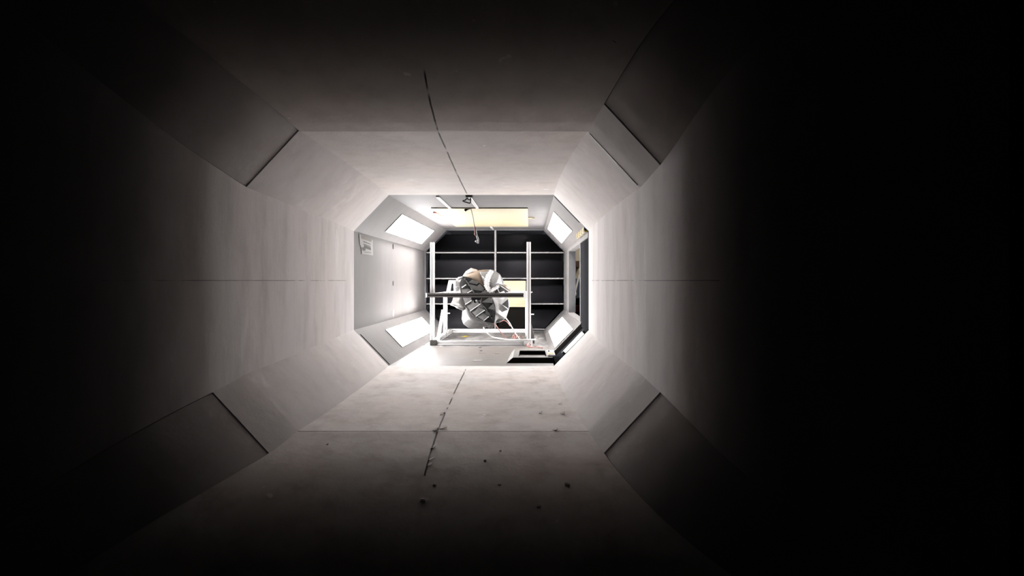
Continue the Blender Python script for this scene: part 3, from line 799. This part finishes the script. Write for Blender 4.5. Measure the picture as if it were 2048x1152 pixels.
for poly, r, mt in (([(950, 682), (1048, 590), (1058, 752)], (0, .0, .0), 'scale'),
                    ([(885, 808), (955, 690), (1052, 762), (960, 798)], (0, .06, .03, 0), 'foil'),
                    ([(862, 892), (870, 808), (1002, 893), (930, 905)], (0, .05, .03, 0), 'foilwhite'),
                    ([(850, 905), (1000, 900), (920, 950), (852, 962)], (0, 0, .01, .01), 'foil'),
                    ([(870, 700), (1010, 562), (1052, 595), (950, 680), (900, 780)], (.01, .05, .05, .01, .0), 'foilwhite')):
    flap(poly, r, mt, depth=8.06)
leaf('petal', [(960, 370), (1030, 395), (1075, 440), (1085, 480)], [(925, 395), (980, 430), (1040, 470), (1075, 492)], 8.15, 8.1, .03, M['tan'], label='small tan right petal')
for poly in ([(820, 470), (880, 436), (912, 505), (850, 500)], [(885, 432), (930, 400), (1000, 470), (905, 505)], [(930, 398), (952, 392), (1075, 488), (1000, 505)], [(760, 512), (822, 472), (850, 508), (790, 516)]):
    flap(poly, (.0, .03, .045, .0)[:len(poly)], 'foil', depth=8.08)
for a, b in (((880, 436), (915, 505)), ((932, 398), (1070, 490))):
    bm = NB(); cyl(bm, C(*a, 8.02), C(*b, 8.02), .0045, n=8); obj('flap_edge_glint', bm, M['foilwhite'], mdl)['label'] = 'white flap edge highlight'  # painted edge highlights on the right-hand flaps
# clamp that hangs the model from the crossbar
cl = thing('mounting_clamp', 'black clamp under the middle of the dark crossbar, holding the folded model', 'clamp', P(953, 598, 7.56))
bm = NB(); box(bm, P(942, 600.5, 7.53), P(963.5, 595.1, 7.575), .004); obj('jaw', bm, M['blackplastic'], cl)
bm = NB(); box(bm, P(947, 606, 7.54), P(958, 598, 7.90), .008); obj('body', bm, M['blackplastic'], cl)
bm = NB(); cyl(bm, P(952.5, 601.3, 7.54), P(952.5, 601.3, 7.52), .009); obj('knob', bm, M['alu'], cl)
for x in (944, 961.5):
    bm = NB(); cyl(bm, P(x, 606, 7.53), P(x, 599, 7.53), .006); obj('screw', bm, M['aludark'], cl)

# ------------------------------------------------------------------ cables
def cable(name, label, pts, r, mat, group='cables trailing from the model'):
    bm = NB(); tube(bm, pts, r); tag(obj(name, bm, mat, None, True), label, 'cable', group)
def fl(px, py, z=.012):     # point on the test section floor seen at that pixel
    d = (CZ - z) * F / (py - VPY); return P(px, py, d)
cable('white_cable', 'thick white cable sagging from under the model towards the right post', [P(967, 654, 8.1), P(972, 664, 8.0), fl(983, 673, .05), fl(1000, 677, .045), fl(1022, 679.5, .055), fl(1050, 679.5, .06), fl(1071, 679, .06)], .0075, M['white'])
cable('white_cable', 'white cable dropping from the right side of the model to the rear rail', [C(985, 862, 7.93), C(1015, 898, 7.98), P(1019, 646, 8.1), P(1024, 655, 8.2), P(1032, 669, 8.3), fl(1041, 681, .015)], .0065, M['white'])
cable('red_cable', 'thin red cable from the tip of the dark front shell down to the floor plate', [C(838, 985, 7.95), P(993, 652, 8.05), P(1001, 664, 8.15), fl(1009, 673, .03), fl(1016, 680)], .005, M['red'])
cable('red_cable', 'thin red cable arching from the white right petal beside the white cable', [C(930, 950, 8.02), P(1008, 641, 8.0), P(1015, 645, 8.0), P(1020, 652, 8.1)], .0045, M['red'])
cable('red_cable', 'tangled red cable loops on the floor plate left of the right post', [fl(1025, 681), fl(1025, 672, .04), fl(1032, 668, .06), fl(1033, 676, .03), fl(1040, 672, .03), fl(1046, 679), fl(1030, 681), fl(1029, 671, .05)], .005, M['red'])
cable('red_cable', 'coil of red cable at the foot of the right post', [fl(1052, 686, .02), P(1054, 691, 7.45), P(1059, 695, 7.3), P(1063, 691, 7.4), P(1058, 686, 7.48), P(1055, 690, 7.4), P(1062, 694, 7.32), P(1072, 693, 7.35), fl(1085, 696)], .0045, M['red'])

# ------------------------------------------------------------------ hall seen through the opening
bm = NB(); box(bm, (.99, 12.0, -1.0), (3.6, 12.06, 2.6)); struct('wall_hall', bm, M['cream'])
bm = NB(); box(bm, (.99, 5.6, -1.06), (3.6, 12.0, -1.0)); struct('floor_hall', bm, M['hallfloor'])
bm = NB(); box(bm, (3.6, 5.6, -1.0), (3.66, 12.06, 2.6)); struct('wall_hall_right', bm, M['cream'])
bm = NB(); box(bm, (.99, 5.6, 2.6), (3.6, 12.06, 2.66)); struct('ceiling_hall', bm, M['cream'])
bm = NB(); box(bm, (.99, 5.54, -1.06), (3.6, 5.6, 2.66)); struct('wall_hall_near', bm, M['cream'])
t = thing('switch_box', 'brown box on the cream hall wall seen through the door opening', 'box', P(1153, 529, 11.95))
bm = NB(); box(bm, P(1147, 536, 11.9), P(1158, 522, 11.998), .006); obj('case', bm, M['brown'], t)
bm = NB(); box(bm, P(1149, 534, 11.885), P(1156, 524, 11.9), .002); obj('cover', bm, M['brown'], t)
t = thing('steel_cabinet', 'blue grey cabinet low in the door opening', 'cabinet', (1.2, 11.3, -1))
bm = NB(); box(bm, (1.06, 11.0, -.999), (1.45, 11.6, CZ + .03), .01); obj('body', bm, M['blue'], t)
bm = NB(); box(bm, (1.075, 10.985, -.9), (1.435, 11.0, CZ - .01), .004); d_ = obj('door', bm, M['blue'], t)
t = thing('leaning_pole', 'white pole leaning in front of the blue grey cabinet', 'pole', P(1149, 592, 10.28))
bm = NB(); cyl(bm, P(1149, 589, 10.3), P(1158, 551, 10.9), .014); obj('rod', bm, M['white'], t)
bm = NB(); cyl(bm, P(1149.1, 592, 10.28), P(1149.5, 586, 10.33), .026); obj('ferrule', bm, M['alu'], t)
t = thing('tool_trolley', 'dark red tool trolley at the bottom of the door opening', 'trolley', (1.1, 10.2, -1))
bm = NB(); box(bm, (1.02, 10.0, -.9), (1.4, 10.5, CZ - .235), .01); obj('body', bm, M['blackplastic'], t)
bm = NB(); box(bm, (1.02, 9.98, CZ - .42), (1.4, 10.0, CZ - .33), .004); obj('drawer', bm, M['blackred'], t)
bm = NB(); box(bm, (1.02, 9.98, CZ - .56), (1.4, 10.0, CZ - .45), .004); obj('drawer', bm, M['blackred'], t)
for x in (1.06, 1.36):
    for y in (10.06, 10.44):
        bm = NB(); cyl(bm, (x - .02, y, -.95), (x + .02, y, -.95), .05); obj('wheel', bm, M['rubber'], t)
